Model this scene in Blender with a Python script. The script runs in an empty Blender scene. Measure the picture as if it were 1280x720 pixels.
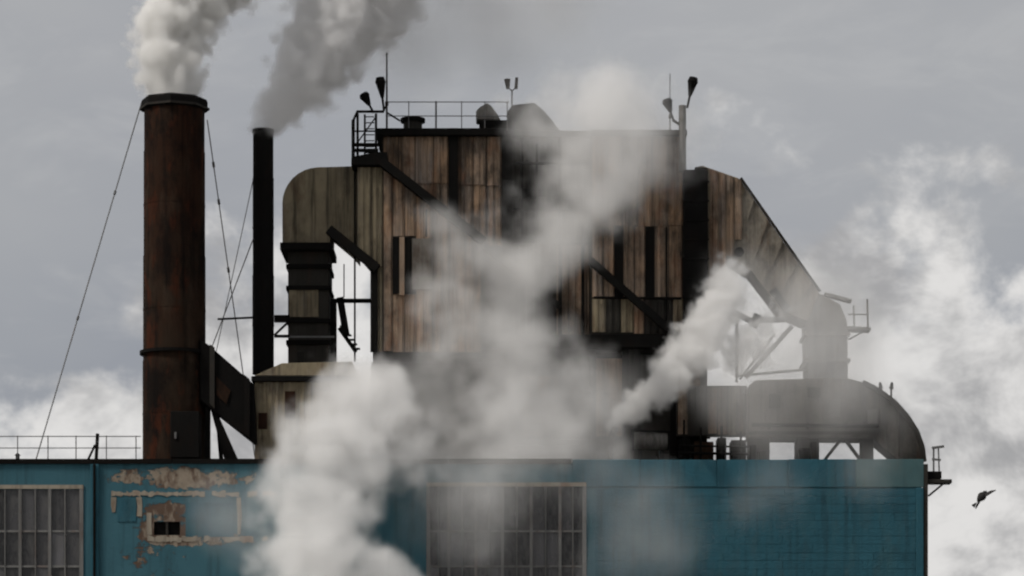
import bpy, bmesh, math, random
from mathutils import Vector, Matrix

random.seed(7)
SC = bpy.context.scene
COL = SC.collection

# ------------------------------------------------------------------ camera
D = 150.0          # metres from the lens to the front wall of the factory
S = 25.0           # photograph pixels per metre at the front wall
HZ = 978.0         # photograph row of the horizon (below the frame)
CZ = 2.0           # eye height
cam_d = bpy.data.cameras.new('camera')
cam = bpy.data.objects.new('camera', cam_d)
COL.objects.link(cam)
cam.location = (0, -D, CZ)
cam.rotation_euler = (math.radians(90), 0, 0)
cam_d.sensor_width = 36.0
cam_d.lens = 36.0 * D * S / 1280.0
cam_d.shift_y = (HZ - 360.0) / 1280.0
cam_d.clip_end = 20000.0
SC.camera = cam

# ------------------------------------------------------------------ world
SUN_EL, SUN_AZ = 50.0, -116.0     # azimuth from +Y (away from the lens), negative = left
w = bpy.data.worlds.new('World')
SC.world = w
w.use_nodes = True
nt = w.node_tree
nt.nodes.clear()


class NT:
    """small helper for wiring node trees"""
    def __init__(self, tree):
        self.t = tree

    def n(self, typ, **kw):
        nd = self.t.nodes.new(typ)
        for k, v in kw.items():
            setattr(nd, k, v)
        return nd

    def l(self, a, b):
        self.t.links.new(a, b)

    def setin(self, sock, v):
        if hasattr(v, 'is_linked') or hasattr(v, 'links'):
            self.l(v, sock)
        else:
            sock.default_value = v

    def math(self, op, a, b=None, c=None, clamp=False):
        nd = self.n('ShaderNodeMath', operation=op, use_clamp=clamp)
        for i, v in enumerate((a, b, c)):
            if v is not None:
                self.setin(nd.inputs[i], v)
        return nd.outputs[0]

    def vmath(self, op, a, b=None, out=0):
        nd = self.n('ShaderNodeVectorMath', operation=op)
        self.setin(nd.inputs[0], a)
        if b is not None:
            self.setin(nd.inputs[3 if op == 'SCALE' else 1], b)
        return nd.outputs[out]

    def noise(self, vec, scale, detail=4.0, rough=0.55, out='Fac', dist=0.0):
        nd = self.n('ShaderNodeTexNoise')
        self.setin(nd.inputs['Vector'], vec)
        nd.inputs['Scale'].default_value = scale
        nd.inputs['Detail'].default_value = detail
        nd.inputs['Roughness'].default_value = rough
        nd.inputs['Distortion'].default_value = dist
        return nd.outputs[0] if out == 'Fac' else nd.outputs['Color']

    def remap(self, v, a, b, c=0.0, d=1.0, smooth=False):
        nd = self.n('ShaderNodeMapRange')
        nd.interpolation_type = 'SMOOTHSTEP' if smooth else 'LINEAR'
        self.setin(nd.inputs[0], v)
        for i, q in zip((1, 2, 3, 4), (a, b, c, d)):
            self.setin(nd.inputs[i], q)
        return nd.outputs[0]

    def mix(self, f, a, b, blend='MIX'):
        nd = self.n('ShaderNodeMix', data_type='RGBA', blend_type=blend)
        self.setin(nd.inputs[0], f)
        self.setin(nd.inputs[6], a)
        self.setin(nd.inputs[7], b)
        return nd.outputs[2]

    def mapping(self, vec, scale=(1, 1, 1), loc=(0, 0, 0)):
        nd = self.n('ShaderNodeMapping')
        self.l(vec, nd.inputs['Vector'])
        nd.inputs['Scale'].default_value = scale
        nd.inputs['Location'].default_value = loc
        return nd.outputs[0]


def C(r, g, b):
    return (r, g, b, 1.0)


W = NT(nt)
out = W.n('ShaderNodeOutputWorld')
bg = W.n('ShaderNodeBackground')
WS = 0.1
bg.inputs['Strength'].default_value = WS
sky = W.n('ShaderNodeTexSky', sky_type='NISHITA')
sky.sun_disc = False
sky.sun_elevation = math.radians(SUN_EL)
sky.sun_rotation = math.radians(SUN_AZ)
sky.dust_density = 3.0
tc = W.n('ShaderNodeTexCoord')
direc = tc.outputs['Generated']
sep = W.n('ShaderNodeSeparateXYZ')
W.l(direc, sep.inputs[0])
elev = sep.outputs['Z']
# upper cloud deck: grey, brighter overhead, with soft large shapes
deckn = W.noise(W.mapping(direc, (1, 1, 2.2), (3.1, 0.4, 1.7)), 7.0, 4.0, 0.5)
deckh = W.remap(elev, 0.10, 0.27, 0.0, 1.0, True)
deckt = W.math('ADD', W.math('MULTIPLY', deckh, 0.7), W.math('MULTIPLY', W.math('SUBTRACT', deckn, 0.5), 1.1), clamp=True)
deck = W.mix(deckt, C(1.58, 1.64, 1.80), C(2.32, 2.30, 2.28))
veiln = W.noise(W.mapping(direc, (1, 1, 2.6), (8.3, 2.0, 4.4)), 19.0, 4.0, 0.6, dist=0.4)
deck = W.mix(W.remap(veiln, 0.46, 0.72, 0.0, 0.4, True), deck, C(2.6, 2.58, 2.56))
cover = W.mix(0.94, sky.outputs[0], deck)
# banks of cumulus low on the horizon, their height rolling with the azimuth
az_ = W.math('ARCTAN2', sep.outputs['X'], sep.outputs['Y'])
roll = W.math('ADD', W.math('SINE', W.math('MULTIPLY_ADD', az_, 8.0, 0.75)), W.math('MULTIPLY', W.math('SINE', W.math('MULTIPLY_ADD', az_, 40.0, 4.37)), 0.5))
puff = W.noise(W.mapping(direc, (1, 1, 1.25), (0.6, 0.2, 0.1)), 26.0, 5.0, 0.56, dist=0.15)
topz = W.math('MULTIPLY_ADD', roll, 0.029, 0.162)
bank = W.math('ADD', W.math('MULTIPLY', W.math('SUBTRACT', topz, elev), 13.0), W.math('MULTIPLY', W.math('SUBTRACT', puff, 0.5), 2.6))
bankm = W.remap(bank, -0.14, 0.42, 0.0, 1.0, True)
body = W.noise(W.mapping(direc, (1, 1, 1.3), (2.6, 0.3, 1.5)), 21.0, 5.0, 0.58, dist=0.2)
bankc = W.mix(W.remap(body, 0.36, 0.60, 0.0, 1.0, True), C(2.0, 1.99, 2.01), C(4.15, 4.08, 4.0))
skyc = W.mix(W.math('MULTIPLY', bankm, 0.92), cover, bankc)
W.l(skyc, bg.inputs['Color'])
W.l(bg.outputs[0], out.inputs['Surface'])
w.cycles.sampling_method = 'MANUAL'
w.cycles.sample_map_resolution = 512

# ------------------------------------------------------------------ sun (soft, behind thin cloud)
sun_d = bpy.data.lights.new('sun', 'SUN')
sun_d.energy = 1.5
sun_d.angle = math.radians(14)
sun_d.color = (1.0, 0.95, 0.88)
sun = bpy.data.objects.new('sun', sun_d)
COL.objects.link(sun)
el, az = math.radians(SUN_EL), math.radians(SUN_AZ)
to_sun = Vector((math.sin(az) * math.cos(el), math.cos(az) * math.cos(el), math.sin(el)))
sun.rotation_euler = to_sun.to_track_quat('Z', 'Y').to_euler()
sun.location = (-60, -40, 90)

vs = SC.view_settings
vs.view_transform = 'Standard'
vs.look = 'None'
vs.exposure = 0.9
vs.gamma = 1.0
vs.use_curve_mapping = False
cy = SC.cycles
cy.use_denoising = True
cy.max_bounces = 10
cy.volume_bounces = 7
cy.diffuse_bounces = 2
cy.glossy_bounces = 2
cy.volume_step_rate = 3.0
cy.volume_max_steps = 256
cy.use_adaptive_sampling = True
cy.adaptive_threshold = 0.04
cy.adaptive_min_samples = 16
cy.filter_width = 2.2


# ------------------------------------------------------------------ helpers
def P(px, py, Y=0.0):
    k = (D + Y) / D / S
    return Vector(((px - 640.0) * k, Y, CZ + (HZ - py) * k))


def link(name, me, mat, parent=None):
    ob = bpy.data.objects.new(name, me)
    COL.objects.link(ob)
    if mat is not None and not me.materials:
        me.materials.append(mat)
    if parent is not None:
        ob.parent = parent
    return ob


def world_loc(ob):
    v = Vector(ob.location)
    while ob.parent is not None:
        ob = ob.parent
        v += Vector(ob.location)
    return v


def finish(name, bm, mat, parent=None, smooth=False, bevel=0.0):
    if bevel > 0:
        bmesh.ops.bevel(bm, geom=list(bm.edges), offset=bevel, segments=1, affect='EDGES')
    bmesh.ops.recalc_face_normals(bm, faces=bm.faces)
    lo = Vector((min(v.co[i] for v in bm.verts) for i in range(3)))
    hi = Vector((max(v.co[i] for v in bm.verts) for i in range(3)))
    c = Vector(((lo.x + hi.x) / 2, (lo.y + hi.y) / 2, lo.z))
    for v in bm.verts:
        v.co -= c
    if smooth:
        for f in bm.faces:
            f.smooth = True
    me = bpy.data.meshes.new(name)
    bm.to_mesh(me)
    bm.free()
    if smooth:
        me.set_sharp_from_angle(angle=0.7)
    ob = link(name, me, mat, parent)
    ob.location = c - (world_loc(parent) if parent is not None else Vector())
    return ob


def empty(name, loc, label, cat, group=None):
    e = bpy.data.objects.new(name, None)
    COL.objects.link(e)
    e.location = loc
    e.empty_display_size = 0.3
    tag(e, label, cat, group)
    return e


def tag(o, label, cat, group=None):
    o['label'] = label
    o['category'] = cat
    if group:
        o['group'] = group
    return o


def add_prism(bm, pts, y0, y1):
    """pts: (x, z) outline; extruded from depth y0 to y1"""
    a = [bm.verts.new((x, y0, z)) for x, z in pts]
    b = [bm.verts.new((x, y1, z)) for x, z in pts]
    n = len(pts)
    bm.faces.new(a)
    bm.faces.new(list(reversed(b)))
    for i in range(n):
        j = (i + 1) % n
        bm.faces.new((a[j], a[i], b[i], b[j]))


def prism(name, pix, Y0, Y1, mat, parent, bevel=0.0, Yref=None):
    bm = bmesh.new()
    pts = []
    for px, py in pix:
        v = P(px, py, Y0 if Yref is None else Yref)
        pts.append((v.x, v.z))
    add_prism(bm, pts, Y0, Y1)
    return finish(name, bm, mat, parent, bevel=bevel)


def box(name, x0, x1, y0, y1, Y0, Y1, mat, parent, bevel=0.0):
    return prism(name, [(x0, y1), (x1, y1), (x1, y0), (x0, y0)], Y0, Y1, mat, parent, bevel)


def add_tube(bm, a, b, r, n=8, r2=None, cap=True):
    a, b = Vector(a), Vector(b)
    r2 = r if r2 is None else r2
    d = (b - a).normalized()
    u = d.orthogonal().normalized()
    v = d.cross(u)
    ra, rb = [], []
    for i in range(n):
        t = 2 * math.pi * i / n
        o = u * math.cos(t) + v * math.sin(t)
        ra.append(bm.verts.new(a + o * r))
        rb.append(bm.verts.new(b + o * r2))
    for i in range(n):
        j = (i + 1) % n
        bm.faces.new((ra[i], ra[j], rb[j], rb[i]))
    if cap:
        bm.faces.new(list(reversed(ra)))
        bm.faces.new(rb)


def tube(name, a, b, r, mat, parent, n=8, r2=None, smooth=False):
    bm = bmesh.new()
    add_tube(bm, a, b, r, n, r2)
    return finish(name, bm, mat, parent, smooth)


def add_lathe(bm, prof, cx, cy_, n=32, closed=False):
    """prof: list of (radius, z)"""
    rings = []
    for r, z in prof:
        rings.append([bm.verts.new((cx + r * math.cos(2 * math.pi * i / n), cy_ + r * math.sin(2 * math.pi * i / n), z)) for i in range(n)])
    m = len(rings)
    for k in range(m if closed else m - 1):
        p, q = rings[k], rings[(k + 1) % m]
        for i in range(n):
            j = (i + 1) % n
            bm.faces.new((p[i], p[j], q[j], q[i]))
    return rings


def lathe(name, prof, cx, cy_, mat, parent, n=32, closed=True, smooth=False):
    bm = bmesh.new()
    add_lathe(bm, prof, cx, cy_, n, closed)
    return finish(name, bm, mat, parent, smooth)


def beam(name, a, b, w_, dep, mat, parent):
    """rectangular bar from a to b (world points), w_ across in the picture plane, dep in depth"""
    a, b = Vector(a), Vector(b)
    d = (b - a).normalized()
    yv = Vector((0, 1, 0))
    side = d.cross(yv)
    if side.length < 1e-4:
        side = Vector((1, 0, 0))
    side.normalize()
    up = side.cross(d).normalized()
    bm = bmesh.new()
    vs_ = []
    for p in (a, b):
        for su, sv in ((-1, -1), (1, -1), (1, 1), (-1, 1)):
            vs_.append(bm.verts.new(p + side * su * w_ / 2 + up * sv * dep / 2))
    for f in ((0, 1, 2, 3), (7, 6, 5, 4), (0, 4, 5, 1), (1, 5, 6, 2), (2, 6, 7, 3), (3, 7, 4, 0)):
        bm.faces.new([vs_[i] for i in f])
    return finish(name, bm, mat, parent)


def bar(name, ax, ay, bx, by, Y, wpx, dep, mat, parent, Y2=None):
    return beam(name, P(ax, ay, Y), P(bx, by, Y if Y2 is None else Y2), wpx / S, dep, mat, parent)


def sheet(name, x0, x1, top, bot, Y, mat, parent, ribs=2, depth=0.06):
    """ribbed steel sheet standing in front of a wall; top/bot give the row at each column"""
    tf = top if callable(top) else (lambda x: top)
    bf = bot if callable(bot) else (lambda x: bot)
    cols = []
    jt, jb = random.uniform(-.8, .8), random.uniform(-1.2, 1.2)
    wd = (x1 - x0) - random.uniform(.7, 1.2)
    a0 = x0 + 0.45
    n = ribs
    for k in range(n):
        for q, dp in ((0.0, 0), (0.30, 0), (0.40, 1), (0.80, 1), (0.92, 0)):
            cols.append((a0 + wd * (k + q) / n, dp))
    cols.append((a0 + wd, 0))
    bm = bmesh.new()
    fr_t, fr_b, bk_t, bk_b = [], [], [], []
    for x, dp in cols:
        t_, b_ = P(x, tf(x) + jt, Y), P(x, bf(x) + jb, Y)
        y = Y - depth * dp - 0.02
        fr_t.append(bm.verts.new((t_.x, y, t_.z)))
        fr_b.append(bm.verts.new((b_.x, y, b_.z)))
    tl, bl = P(cols[0][0], tf(cols[0][0]) + jt, Y), P(cols[0][0], bf(cols[0][0]) + jb, Y)
    tr, br = P(cols[-1][0], tf(cols[-1][0]) + jt, Y), P(cols[-1][0], bf(cols[-1][0]) + jb, Y)
    for i in range(len(cols) - 1):
        bm.faces.new((fr_b[i], fr_b[i + 1], fr_t[i + 1], fr_t[i]))
    back = [bm.verts.new((v.x, Y, v.z)) for v in (bl, br, tr, tl)]
    bm.faces.new(list(reversed(back)))
    bm.faces.new([back[0], back[3], fr_t[0], fr_b[0]])
    bm.faces.new([back[2], back[1], fr_b[-1], fr_t[-1]])
    bm.faces.new([back[3], back[2]] + list(reversed(fr_t)))
    bm.faces.new([back[1], back[0]] + fr_b)
    return finish(name, bm, mat, parent)


# ------------------------------------------------------------------ materials
def new_mat(name):
    m = bpy.data.materials.new(name)
    m.use_nodes = True
    t = NT(m.node_tree)
    b = m.node_tree.nodes['Principled BSDF']
    return m, t, b


def rusty(name, cols, rough=0.8, streak=0.6, stain=0.6, dark=(0.012, 0.010, 0.008), metal=0.0, per_obj=0.5, rust=(0.11, 0.04, 0.018), rustf=0.5, bump=0.25, spec=0.25, soot=0.0, runs=0.0, pale=0.0, palec=(0.30, 0.27, 0.235)):
    """weathered paint or steel: tone per piece, vertical run-off streaks, blotches, rust"""
    m, t, b = new_mat(name)
    geo = t.n('ShaderNodeNewGeometry').outputs['Position']
    rnd = t.n('ShaderNodeObjectInfo').outputs['Random']
    big = t.noise(geo, 0.35, 4, 0.55)
    f = t.math('ADD', t.math('MULTIPLY', rnd, per_obj), t.math('MULTIPLY', big, 1.0 - per_obj))
    ramp = t.n('ShaderNodeValToRGB')
    el_ = ramp.color_ramp.elements
    while len(el_) < len(cols):
        el_.new(0.5)
    for i, c in enumerate(cols):
        el_[i].position = 0.12 + 0.76 * i / max(1, len(cols) - 1)
        el_[i].color = C(*c)
    t.l(f, ramp.inputs[0])
    col = ramp.outputs[0]
    st = t.noise(t.mapping(geo, (3.2, 3.2, 0.16)), 1.0, 6, 0.62)
    col = t.mix(t.math('MULTIPLY', t.remap(st, 0.5, 0.68), streak), col, C(*dark))
    if runs > 0:
        rn = t.noise(t.mapping(geo, (1.2, 1.2, 0.06), (41, 3, 17)), 1.0, 6, 0.62)
        col = t.mix(t.math('MULTIPLY', t.remap(rn, 0.51, 0.60), runs), col, C(*dark))
    bl = t.noise(t.mapping(geo, (1, 1, 0.7), (5, 9, 2)), 1.1, 7, 0.65)
    col = t.mix(t.math('MULTIPLY', t.remap(bl, 0.52, 0.70), stain), col, C(*dark))
    if pale > 0:
        pn = t.noise(t.mapping(geo, (1.6, 1.6, 0.35), (21, 13, 3)), 0.7, 7, 0.66)
        col = t.mix(t.math('MULTIPLY', t.remap(pn, 0.52, 0.66), pale), col, C(*palec))
    if soot > 0:
        sn = t.noise(t.mapping(geo, (1, 1, 0.55), (2, 31, 9)), 0.34, 7, 0.68)
        col = t.mix(t.math('MULTIPLY', t.remap(sn, 0.47, 0.60), soot), col, C(*dark))
    rs = t.noise(t.mapping(geo, (1.4, 1.4, 0.45), (11, 3, 7)), 0.9, 8, 0.68)
    col = t.mix(t.math('MULTIPLY', t.remap(rs, 0.53, 0.64), rustf), col, C(*rust))
    t.l(col, b.inputs['Base Color'])
    fine = t.noise(geo, 9.0, 6, 0.7)
    t.l(t.remap(fine, 0.3, 0.7, rough - 0.12, min(1.0, rough + 0.12)), b.inputs['Roughness'])
    b.inputs['Metallic'].default_value = metal
    b.inputs['Specular IOR Level'].default_value = spec
    bp = t.n('ShaderNodeBump')
    bp.inputs['Strength'].default_value = bump
    bp.inputs['Distance'].default_value = 0.05
    t.l(t.math('ADD', fine, t.math('MULTIPLY', bl, 2.0)), bp.inputs['Height'])
    t.l(bp.outputs[0], b.inputs['Normal'])
    return m


M = {}
M['tan'] = rusty('weathered_tan_sheet', [(0.22, 0.142, 0.088), (0.31, 0.20, 0.125), (0.26, 0.195, 0.145), (0.34, 0.22, 0.135), (0.29, 0.16, 0.085)], streak=0.5, stain=0.45, per_obj=0.25, rustf=0.5, rust=(0.16, 0.07, 0.034), runs=0.75, soot=0.8, pale=0.35, palec=(0.23, 0.225, 0.225), dark=(0.022, 0.018, 0.014))
M['olive'] = rusty('olive_duct_sheet', [(0.155, 0.125, 0.077), (0.235, 0.195, 0.128), (0.185, 0.152, 0.098)], streak=0.7, stain=0.45, per_obj=0.2, soot=0.35, pale=0.25, rustf=0.4, rust=(0.075, 0.034, 0.018))
M['grey_sheet'] = rusty('grey_galvanised_sheet', [(0.12, 0.115, 0.107), (0.19, 0.182, 0.17), (0.145, 0.137, 0.125)], streak=0.6, stain=0.5, per_obj=0.4, rustf=0.35, rust=(0.07, 0.038, 0.024), soot=0.4)
M['dirty_sheet'] = rusty('dirty_hood_sheet', [(0.09, 0.083, 0.073), (0.15, 0.137, 0.12), (0.11, 0.10, 0.086)], streak=0.7, stain=0.65, per_obj=0.3, rustf=0.45, rust=(0.06, 0.030, 0.018), soot=0.75, pale=0.3, palec=(0.22, 0.205, 0.18), bump=0.4)
M['pale_duct'] = rusty('pale_duct_sheet', [(0.19, 0.165, 0.128), (0.28, 0.25, 0.205), (0.23, 0.20, 0.16)], streak=0.6, stain=0.55, per_obj=0.2, soot=0.35, pale=0.3, rustf=0.5, rust=(0.11, 0.055, 0.03), bump=0.4)
M['black'] = rusty('sooty_black_steel', [(0.004, 0.0038, 0.0036), (0.009, 0.0085, 0.008)], streak=0.2, stain=0.3, rustf=0.15, rust=(0.022, 0.011, 0.007), per_obj=0.3, spec=0.08, rough=0.88)
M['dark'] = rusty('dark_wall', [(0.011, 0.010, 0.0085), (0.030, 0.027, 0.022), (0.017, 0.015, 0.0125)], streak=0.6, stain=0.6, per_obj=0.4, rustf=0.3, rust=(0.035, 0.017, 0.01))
M['stack'] = rusty('rusted_chimney_plate', [(0.012, 0.0065, 0.0045), (0.026, 0.0115, 0.0065), (0.026, 0.017, 0.011), (0.017, 0.009, 0.006)], streak=0.75, stain=0.7, per_obj=0.04, rustf=0.7, rust=(0.056, 0.016, 0.007), dark=(0.004, 0.0033, 0.003), spec=0.06, soot=0.8, pale=0.35, palec=(0.06, 0.041, 0.028))
M['stack_low'] = M['stack']
M['rail'] = rusty('railing_steel', [(0.10, 0.10, 0.10), (0.17, 0.17, 0.17)], streak=0.2, stain=0.2, rustf=0.3)
M['cream'] = rusty('chipped_cream_paint', [(0.22, 0.185, 0.14), (0.31, 0.275, 0.22), (0.26, 0.225, 0.175)], streak=0.45, stain=0.5, rustf=0.55, rust=(0.16, 0.07, 0.035), dark=(0.08, 0.06, 0.045))
M['frame'] = rusty('faded_window_steel', [(0.13, 0.13, 0.127), (0.20, 0.196, 0.188)], streak=0.3, stain=0.3, rustf=0.3)
M['teal_board'] = rusty('teal_painted_board', [(0.015, 0.076, 0.106), (0.022, 0.097, 0.132), (0.018, 0.086, 0.118)], streak=0.7, stain=0.5, per_obj=0.3, rustf=0.25, rust=(0.055, 0.075, 0.075), pale=0.4, palec=(0.05, 0.115, 0.125), bump=0.5, dark=(0.012, 0.045, 0.06), rough=0.7)
M['teal_faded'] = rusty('faded_teal_fascia', [(0.045, 0.105, 0.12), (0.070, 0.125, 0.125), (0.055, 0.112, 0.12)], streak=0.35, stain=0.3, per_obj=0.6, rustf=0.3, rust=(0.10, 0.10, 0.085), dark=(0.02, 0.05, 0.06), rough=0.75)


def make_wall_paint():
    """teal paint peeling off buff plaster; it peels most on the patch below the chimney"""
    m, t, b = new_mat('peeling_teal_paint')
    geo = t.n('ShaderNodeNewGeometry').outputs['Position']
    sp = t.n('ShaderNodeSeparateXYZ')
    t.l(geo, sp.inputs[0])
    blot = t.noise(geo, 0.9, 8, 0.62)
    blot2 = t.noise(t.mapping(geo, (1, 1, 1.6), (7, 2, 4)), 2.6, 7, 0.68)
    wear = -0.13
    for (cx_, cy_, hx, hy, amp) in ((225, 596, 120, 19, .30), (205, 652, 62, 26, .27), (275, 676, 90, 12, .22), (185, 700, 70, 36, .22), (250, 640, 90, 40, .16)):
        c0 = P(cx_, cy_)
        dx = t.math('DIVIDE', t.math('SUBTRACT', sp.outputs[0], c0.x), hx / S)
        dz = t.math('DIVIDE', t.math('SUBTRACT', sp.outputs[2], c0.z), hy / S)
        r2 = t.math('ADD', t.math('MULTIPLY', dx, dx), t.math('MULTIPLY', dz, dz))
        wear = t.math('ADD', wear, t.remap(r2, 0.0, 1.3, amp, 0.0, True))
    wear = t.math('MINIMUM', wear, 0.185)
    pv = t.math('ADD', t.math('ADD', t.math('MULTIPLY', blot, 0.6), t.math('MULTIPLY', blot2, 0.4)), wear)
    peel = t.remap(pv, 0.615, 0.635)
    edge = t.math('MULTIPLY', t.remap(pv, 0.585, 0.615), t.remap(pv, 0.64, 0.615))
    tone = t.noise(geo, 0.5, 5, 0.6)
    teal = t.mix(tone, C(0.026, 0.092, 0.120), C(0.052, 0.138, 0.172))
    grime = t.noise(t.mapping(geo, (2.5, 2.5, 0.2)), 1.0, 5, 0.6)
    teal = t.mix(t.math('MULTIPLY', t.remap(grime, 0.5, 0.7), 0.5), teal, C(0.015, 0.045, 0.055))
    pl = t.mix(t.noise(geo, 2.3, 6, 0.65), C(0.13, 0.095, 0.065), C(0.36, 0.31, 0.245))
    rs = t.noise(t.mapping(geo, (1.2, 1, 0.6), (2, 5, 8)), 1.3, 6, 0.6)
    pl = t.mix(t.math('MULTIPLY', t.remap(rs, 0.47, 0.57), 0.8), pl, C(0.060, 0.026, 0.015))
    col = t.mix(peel, teal, pl)
    col = t.mix(t.math('MULTIPLY', edge, 0.6), col, C(0.03, 0.035, 0.035))
    t.l(col, b.inputs['Base Color'])
    b.inputs['Roughness'].default_value = 0.8
    b.inputs['Specular IOR Level'].default_value = 0.25
    bp = t.n('ShaderNodeBump')
    bp.inputs['Strength'].default_value = 0.5
    bp.inputs['Distance'].default_value = 0.04
    t.l(t.math('ADD', t.math('MULTIPLY', peel, -0.8), t.noise(geo, 6, 6, 0.7)), bp.inputs['Height'])
    t.l(bp.outputs[0], b.inputs['Normal'])
    return m


M['wall'] = make_wall_paint()


def make_glass():
    m, t, b = new_mat('grimy_window_glass')
    geo = t.n('ShaderNodeNewGeometry').outputs['Position']
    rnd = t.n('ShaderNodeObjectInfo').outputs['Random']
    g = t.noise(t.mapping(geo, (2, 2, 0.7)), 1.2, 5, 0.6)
    col = t.mix(t.math('POWER', rnd, 1.6), C(0.012, 0.012, 0.013), C(0.12, 0.118, 0.124))  # tone per pane: pale ones have a reflection painted in, black ones read as open
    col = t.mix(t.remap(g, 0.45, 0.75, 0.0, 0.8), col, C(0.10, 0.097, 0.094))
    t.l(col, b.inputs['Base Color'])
    t.l(t.remap(g, 0.3, 0.7, 0.12, 0.45), b.inputs['Roughness'])
    b.inputs['Specular IOR Level'].default_value = 0.4
    return m


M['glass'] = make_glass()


def make_ground():
    m, t, b = new_mat('yard_ground')
    geo = t.n('ShaderNodeNewGeometry').outputs['Position']
    a = t.noise(geo, 0.03, 8, 0.6)
    c = t.mix(a, C(0.05, 0.05, 0.045), C(0.13, 0.12, 0.10))
    t.l(c, b.inputs['Base Color'])
    b.inputs['Roughness'].default_value = 0.95
    return m


M['ground'] = make_ground()
M['bird'] = rusty('dark_feathers', [(0.015, 0.014, 0.014), (0.03, 0.028, 0.027)], streak=0.1, stain=0.1, rustf=0.0, bump=0.05)

# ------------------------------------------------------------------ ground
bm = bmesh.new()
G = 6000.0
gv = [bm.verts.new(p) for p in ((-G, -G, 0), (G, -G, 0), (G, G, 0), (-G, G, 0))]
bm.faces.new(gv)
ground = finish('ground', bm, M['ground'])
ground['kind'] = 'structure'
ground['label'] = 'bare factory yard reaching to the horizon'

ROOF = P(640, 578).z     # 18 m

# ------------------------------------------------------------------ the teal factory building
XL, XR = -140, 1152
fb = empty('factory_building', (P(500, 0).x, 0, 0), 'teal painted flat-roofed factory building with peeling plaster and tall steel windows', 'building')
zb = HZ + 2.0 * S        # row of the ground at the wall (z = 0)


def wall_piece(name, x0, x1, y0, y1, mat, Y0=0.0, Y1=0.35, parent=fb):
    return box(name, x0, x1, y0, y1, Y0, Y1, mat, parent)


wins = [(-130, 104, 612, 790), (533, 733, 605, 790)]
wp = (192, 225, 652, 669)
# wall built round its openings
wall_piece('wall', XL, 118, 578.1, 612, M['wall'])
wall_piece('wall', 104, 118, 612, 790, M['wall'])
wall_piece('wall', XL, -130, 612, 790, M['wall'])
wall_piece('wall', 118, 192, 578.1, 790, M['wall'])
wall_piece('wall', 192, 225, 578.1, 652, M['wall'])
wall_piece('wall', 192, 225, 669, 790, M['wall'])
wall_piece('wall', 225, 533, 578.1, 790, M['wall'])
wall_piece('wall', 533, 733, 578.1, 605, M['wall'])
wall_piece('wall', 733, XR, 578.1, 790, M['wall'])
wall_piece('wall', XL, XR, 790, zb, M['wall'])
# right and back sides, roof slab, room behind the glass
bm = bmesh.new()
x0, x1 = P(XL, 0).x, P(XR, 0).x
add_prism(bm, [(x1 - 0.35, 0), (x1, 0), (x1, ROOF - .01), (x1 - 0.35, ROOF - .01)], 0.36, 34)
finish('side_wall', bm, M['wall'], fb)
bm = bmesh.new()
add_prism(bm, [(x0, 0), (x0 + 0.35, 0), (x0 + 0.35, ROOF - .01), (x0, ROOF - .01)], 0.36, 34)
finish('side_wall', bm, M['wall'], fb)
bm = bmesh.new()
add_prism(bm, [(x0, 0), (x1, 0), (x1, ROOF - .01), (x0, ROOF - .01)], 34.01, 34.4)
finish('back_wall', bm, M['wall'], fb)
bm = bmesh.new()
add_prism(bm, [(x0 + .36, ROOF - 0.45), (x1 - .36, ROOF - 0.45), (x1 - .36, ROOF - 0.12), (x0 + .36, ROOF - 0.12)], 0.36, 34)
finish('roof', bm, M['dark'], fb)
# coping along the roof edge, in lengths
xs = [XL - 2, -60, 20, 117, 215, 330, 440, 560, 715]
for a, b_ in zip(xs[:-1], xs[1:]):
    box('coping', a + .4, b_ - .4, 573.5, 579.5, -0.12, 0.45, M['black'] if a < 330 else M['dark'], fb)
xs = [715, 800, 896, 985, 1070, XR + 3]
for a, b_ in zip(xs[:-1], xs[1:]):
    box('fascia_panel', a + .3, b_ - .3, 574.5 + random.uniform(-.6, .6), 609 + random.uniform(-.7, .7), -0.052, -0.004, M['teal_faded'] if b_ > 1080 else M['teal_board'], fb, bevel=0.015)
# corner pier between the two bays
box('pier', 113, 123.5, 580.2, 800, -0.14, -0.003, M['teal_board'], fb, bevel=0.02)
box('drainpipe', 116.2, 119.2, 580, 900, -0.24, -0.15, M['black'], fb, bevel=0.02)
# horizontal cladding boards on the right bay
y = 611.0
row = 0
while y < 770:
    h = 9.0 + (row * 37 % 5) * 0.5
    x = 744.0
    first = True
    while x < XR - 8:
        ln = random.choice((70, 88, 100, 118, 130)) * (random.uniform(.4, .9) if first else 1)
        first = False
        xe = min(x + ln, XR - 7)
        if XR - 7 - xe < 25:
            xe = XR - 7
        dz = random.uniform(-.35, .35)
        prism('cladding_board', [(x + .25, y + h - .12 + dz * .2), (xe - .25, y + h - .12 + random.uniform(-.3, .3)), (xe - .25, y + .15 + random.uniform(-.1, .1)), (x + .25, y + .15 + dz * .2)],
              -0.045 + random.uniform(-.006, .006), -0.003, M['teal_board'], fb)
        x = xe
    y += h
    row += 1
box('corner_trim', XR - 6.6, XR + 2.5, 609.6, 830, -0.12, -0.003, M['teal_board'], fb, bevel=0.02)
box('corner_trim', XR + 2.6, XR + 8, 580, 830, -0.05, 0.4, M['dark'], fb, bevel=0.02)


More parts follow.
